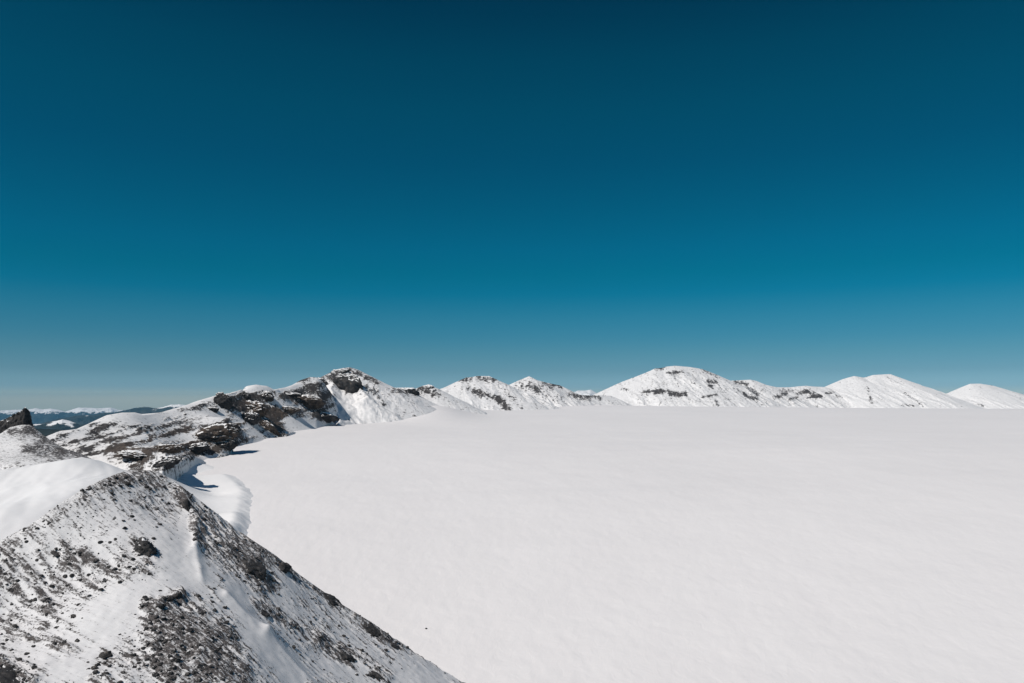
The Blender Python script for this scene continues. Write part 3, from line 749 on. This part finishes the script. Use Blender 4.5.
OUT = [
    # label, px, py, w, h, rot, mat, yaw, deep
    ('slanting dark slab pair on the ridge crest against the sky', 222, 402, 15, 17, .35, 0, .3, .7),
    ('small dark knob on the crest just left of the snow dome', 245, 395.5, 11, 8, -.1, 0, .2, .8),
    ('dark rounded knob on the crest below the right of the snow dome', 265, 397, 15, 9, -.25, 0, .1, .8),
    ('small dark rock low on the snow left of the slanting slabs', 213, 410, 10, 6, -.3, 0, .4, .8),
    ('brown crag midway down the ridge under the two crest knobs', 254, 409, 26, 14, -.1, 1, .3, .8),
    ('dark overhanging cliff face below the upper brown crag', 250, 420, 18, 13, -.2, 0, .3, .7),
    ('narrow rock spur running down to the glacier, tip pointing right', 270, 427, 26, 7, -.75, 1, .3, .6),
    ('big rounded brown buttress whose dark nose meets the glacier', 216, 437, 42, 19, .22, 1, .35, .7),
    ('dark blunt end of the buttress standing in the glacier edge', 226, 444, 22, 15, .25, 0, .2, .8),
    ('low dark cliff foot left of the big buttress', 195, 449, 22, 9, .25, 0, .1, .8),
    ('brown cliff top left of the cliff foot', 168, 449, 26, 9, .05, 1, .2, .6),
    ('grey broken cliff falling to the bright snowdrift', 163, 464, 27, 11, .3, 0, .3, .35),
    ('flat brown ledge at the left end of the cliffs', 137, 456, 38, 7, -.15, 1, .3, .6),
    ('brown crag on the ridge shoulder under the near peak', 308, 404, 28, 15, -.15, 1, .2, .7),
    ('low brown ledge between the crag and the ridge spur', 286, 410, 22, 8, .05, 1, .2, .6),
    ('dark cliff foot standing out in the snow bay', 325, 418, 22, 9, -.2, 0, .2, .8),
    ('dark rock strip above the brown shoulder crag', 290, 395, 22, 4, -.05, 0, .1, .6),
]
for i, (lab, px, py, w, h, rot, mt, yaw, deep) in enumerate(OUT):
    outcrop(lab, px, py, w, h, None, hf_ridge, rot, deep, (M_CRAG, M_CRAGB)[mt], 100 + i, 5, yaw=yaw)
outcrop('tall dark cliff below the summit of the nearest peak', 349, 389, 31, 26, 1026, None, -.35, .5, M_CRAG, 140, 5)
outcrop('rocky summit block of the nearest peak', 339, 373, 17, 8, 1078, None, .25, .7, M_CRAG, 141, 5)
outcrop('dark rock strip down the right shoulder of the nearest peak', 366, 377, 28, 5, 1112, None, -.5, .5, M_CRAG, 142, 5)
outcrop('dark rock rib left of the nearest peak summit', 322, 386, 16, 12, 1030, None, -.5, .6, M_CRAG, 143, 5)
outcrop('low dark crag on the saddle right of the nearest peak', 406, 392, 23, 8, 1240, None, -.1, .6, M_CRAG, 144, 5)
outcrop('pointed dark crag at the end of the saddle', 427, 389.5, 13, 8, 1300, None, -.1, .7, M_CRAG, 145, 5)
outcrop('small dark rock below the pointed saddle crag', 434, 396, 7, 6, 1280, None, .6, .7, M_CRAG, 146, 4)

# ---- blocks on the near hill
def block(label, px, py, w, h, seed, rot=0, name='boulder', mat=None, sink=.2, deep=.9, group='blocks on the near hill', cat='boulder', level=4, rough=.4, strata=.15):
    if rot < -.4: w, h, sink = w * 1.35, h * .75, .42
    q = march([px], [py + h * .3], hill_h, 75, 262, 900)[0]
    if np.isnan(q[1]): q = P(px, py, 200)
    k = q[1] / F
    v, f = rock_shape(seed, level, 12, rough, strata)
    v = v * np.array([w / 2 * k, w / 2 * k * deep, h / 2 * k]) * .9
    cr, sr = math.cos(rot), math.sin(rot)
    v = np.stack([v[:, 0] * cr - v[:, 2] * sr, v[:, 1], v[:, 0] * sr + v[:, 2] * cr], -1)
    o = obj(name, mesh_np(name, v, f, mat or M_BLOCK))
    p = P(px, py, q[1]); o.location = (p[0], p[1] + .1 * w * k, p[2] - sink * h * k)
    return tag(o, label, cat, group)

BL = [('large grey snow-dusted block in the middle of the near slope', 144, 547, 27, 22, -.3),
      ('dark jutting rock at the lower left of the clean snow gully', 104, 655, 15, 11, .5),
      ('dark rock ledge in the lower left corner of the near hill', 14, 674, 34, 13, -.45),
      ('dark wedge of rock at the top of the long rib', 187, 503, 9, 18, .4),
      ('dark overhanging rock on the skyline of the right flank', 283, 566, 18, 14, -.35),
      ('broken rock step on the right flank below the skyline overhang', 256, 566, 26, 11, -.65),
      ('leftmost rock of the dark step above the streaked scree', 160, 605, 10, 6, .1),
      ('middle rock of the dark step above the streaked scree', 169, 598, 12, 6, .1),
      ('rightmost rock of the dark step above the streaked scree', 178, 594, 11, 7, .3),
      ('dark rock on the steep skyline two thirds down the flank', 372, 627, 22, 9, -.62),
      ('small skyline rock low on the right flank', 393, 643, 13, 6, -.62),
      ('dark skyline rock midway between overhang and lower rocks', 331, 598, 18, 7, -.6),
      ('dark rock at the bottom end of the diagonal rock band', 374, 673, 24, 9, -.5),
      ('dark rock in the middle of the diagonal rock band', 345, 654, 20, 10, -.5),
      ('rock at the top of the diagonal rock band', 262, 611, 14, 7, -.5),
      ('flat dark rock near the left edge of the near slope', 58, 552, 13, 8, -.5),
      ('small dark rock near the top of the near hill', 127, 483, 8, 6, 0),
      ('lone dark rock in the snow left of the gully', 74, 616, 8, 4, -.4)]
for i, (lab, px, py, w, h, rot) in enumerate(BL):
    block(lab, px, py, w, h, 300 + i, rot, mat=M_DUSTED if i == 0 else None, sink=(.05, .22, .3)[i] if i < 3 else .2)
# the lone dark speck out on the ice
g = march([426], [629], glacier_z, 100, 600, 3000)[0]
v, f = rock_shape(77, 3, 9, .1)
o = obj('boulder', mesh_np('boulder', v * np.array([.4, .34, .24]), f, M_STONE)); o.location = g + np.array([0, 0, .2])
tag(o, 'tiny lone dark rock out on the white glacier', 'boulder')

# ---- stones and scree on the near hill
n = 60000
cpx = RNG.uniform(-5, 470, n); cpy = RNG.uniform(468, 690, n)
q = march(cpx, cpy, hill_h, 75, 262, 500)
ok = ~np.isnan(q[:, 1]) & (q[:, 1] < 225)
q = q[ok]
hi = ((q[:, 0] - hx[0]) / .36).astype(int).clip(0, len(hx) - 1); hj = ((q[:, 1] - hy[0]) / .36).astype(int).clip(0, len(hy) - 1)
dens = np.clip(hd[hj, hi] - .12, 0.004, .5) * (0.5 + sstep(.1, .6, hm[hj, hi]))
keep = RNG.random(len(q)) < dens * 0.6
q = q[keep]; cpx, cpy = project(q[:, 0], q[:, 1], q[:, 2])
size = 0.13 * np.exp(RNG.exponential(.38, len(q))); size = np.minimum(size, .55)
order = np.argsort(-size)
NBIG = 280
protos = []
for i in range(10):
    v, f = rock_shape(500 + i, 3, 8, .12)
    v = v * np.array([1, RNG.uniform(.7, 1.1), RNG.uniform(.55, .85)])
    protos.append(mesh_np('stone', v, f, M_STONE, smooth=False))
ZONES = [((lambda a, b: b < 512), 'small dark stone in the speckled snow around the near hilltop', 'stones around the near hilltop'),
         ((lambda a, b: a > 255), 'small dark stone on the steep right flank of the near hill', 'stones on the right flank'),
         ((lambda a, b: a > 185), 'small dark stone between the long dark rib and the right snow gully', 'stones beside the dark rib'),
         ((lambda a, b: b > 590 and a > 120), 'small dark stone on the streaked scree below the snow gully', 'stones on the streaked scree'),
         ((lambda a, b: b > 600), 'small dark stone on the lower left part of the near slope', 'stones low on the left'),
         ((lambda a, b: a > 90), 'small dark stone in the scattered belt beside the large grey block', 'stones around the grey block'),
         ((lambda a, b: True), 'small dark stone on the left shoulder of the near hill', 'stones on the left shoulder')]
first = {}
for n_, k in enumerate(order[:NBIG]):
    me = protos[n_ % len(protos)]
    o = obj('stone', me)
    s = size[k]
    o.scale = (s, s, s); o.rotation_euler = (RNG.uniform(-.4, .4), RNG.uniform(-.4, .4), RNG.uniform(0, 6.28))
    o.location = q[k] + np.array([0, 0, s * .15])
    for fn, lab, grp in ZONES:
        if fn(cpx[k], cpy[k]): tag(o, lab, 'stone', grp); break
# the countless smaller stones: one object
low = []
for i in range(8):
    v, f = rock_shape(700 + i, 1, 6, 0)
    low.append((v * np.array([1, RNG.uniform(.7, 1.1), RNG.uniform(.5, .8)]), f))
vs, fs, off = [], [], 0
for k in order[NBIG:]:
    v, f = low[k % 8]
    a = RNG.uniform(0, 6.28); ca, sa = math.cos(a), math.sin(a); s = size[k]
    w = np.stack([v[:, 0] * ca - v[:, 1] * sa, v[:, 0] * sa + v[:, 1] * ca, v[:, 2]], -1) * s + q[k] + np.array([0, 0, s * .15])
    vs.append(w); fs.append(f + off); off += len(v)
o = obj('scree', mesh_np('scree', np.concatenate(vs), np.concatenate(fs), M_STONE, smooth=False))
tag(o, 'countless small dark stones littering the near hill', 'scree', None, 'stuff')
print('stones', len(order))

# ------------------------------------------------------------------ air
def haze():
    m = bpy.data.materials.new('mountain_air'); m.use_nodes = True
    nt = m.node_tree; nt.nodes.clear()
    out = nt.nodes.new('ShaderNodeOutputMaterial'); pv = nt.nodes.new('ShaderNodeVolumePrincipled')
    pv.inputs['Color'].default_value = (.22, .58, .9, 1); pv.inputs['Density'].default_value = HAZE
    nt.links.new(pv.outputs[0], out.inputs['Volume'])
    v = np.array([(x, y, z) for x in (-56000, 56000) for y in (-4000, 40000) for z in (-1800, 300)], float)
    f = np.array([(0, 1, 3, 2), (4, 6, 7, 5), (0, 4, 5, 1), (2, 3, 7, 6), (0, 2, 6, 4), (1, 5, 7, 3)])
    o = obj('haze', mesh_np('haze', v, f, m, smooth=False))
    tag(o, 'thin blue haze of the mountain air', 'haze', None, 'stuff')
HAZE = 1.9e-5
haze()

# ------------------------------------------------------------------ light
SUN_EL = math.radians(49)
sx, sy = -0.78, -0.62
SUN_AZ = math.atan2(sx, sy)
w = bpy.data.worlds.new('World'); sc.world = w; w.use_nodes = True
nt = w.node_tree
bg = nt.nodes['Background']
sky = nt.nodes.new('ShaderNodeTexSky'); sky.sky_type = 'NISHITA'; sky.sun_disc = False
sky.sun_elevation = SUN_EL; sky.sun_rotation = SUN_AZ
sky.altitude = 2200; sky.air_density = 1.0; sky.dust_density = 0.3; sky.ozone_density = 2.0
# deep polarised teal of the high-altitude sky: the sky texture graded by elevation, brightened above the frame as added fill
tc = nt.nodes.new('ShaderNodeTexCoord'); sp = nt.nodes.new('ShaderNodeSeparateXYZ'); nt.links.new(tc.outputs['Generated'], sp.inputs[0])
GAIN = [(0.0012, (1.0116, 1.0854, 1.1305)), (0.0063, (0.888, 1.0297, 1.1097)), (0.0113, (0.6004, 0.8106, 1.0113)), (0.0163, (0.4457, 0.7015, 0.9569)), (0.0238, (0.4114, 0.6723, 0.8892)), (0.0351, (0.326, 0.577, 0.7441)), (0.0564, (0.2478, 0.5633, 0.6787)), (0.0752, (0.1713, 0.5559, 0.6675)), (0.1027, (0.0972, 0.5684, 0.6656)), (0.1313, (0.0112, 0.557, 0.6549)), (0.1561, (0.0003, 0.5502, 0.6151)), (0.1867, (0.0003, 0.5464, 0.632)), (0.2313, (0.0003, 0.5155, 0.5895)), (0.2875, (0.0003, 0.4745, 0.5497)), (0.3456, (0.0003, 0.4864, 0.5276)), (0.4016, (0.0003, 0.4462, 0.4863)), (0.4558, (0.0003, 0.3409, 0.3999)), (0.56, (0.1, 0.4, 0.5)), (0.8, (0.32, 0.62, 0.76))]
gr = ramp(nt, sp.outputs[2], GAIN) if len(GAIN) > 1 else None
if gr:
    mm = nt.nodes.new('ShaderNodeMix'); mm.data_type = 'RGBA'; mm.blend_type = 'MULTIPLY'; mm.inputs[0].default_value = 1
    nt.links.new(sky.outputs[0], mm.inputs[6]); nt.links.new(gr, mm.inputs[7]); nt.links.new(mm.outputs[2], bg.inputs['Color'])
else:
    nt.links.new(sky.outputs[0], bg.inputs['Color'])
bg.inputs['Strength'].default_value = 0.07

sl = bpy.data.lights.new('sun', 'SUN'); sl.energy = 3.75; sl.angle = math.radians(.5); sl.color = (1, .95, .89)
so = link(bpy.data.objects.new('sun', sl))
d = Vector((math.sin(SUN_AZ) * math.cos(SUN_EL), math.cos(SUN_AZ) * math.cos(SUN_EL), math.sin(SUN_EL)))
so.rotation_euler = d.to_track_quat('Z', 'Y').to_euler()

cam = bpy.data.cameras.new('camera'); cam.sensor_width = 36; cam.lens = F * 36 / W
cam.clip_start = 1; cam.clip_end = 120000
co = link(bpy.data.objects.new('camera', cam)); co.location = (0, 0, 0)
co.rotation_euler = (math.pi / 2 + TH, 0, 0)
sc.camera = co

sc.view_settings.view_transform = 'Standard'; sc.view_settings.look = 'None'
sc.view_settings.exposure = 0; sc.view_settings.gamma = 1; sc.view_settings.use_curve_mapping = False
sc.cycles.max_bounces = 4; sc.cycles.diffuse_bounces = 2
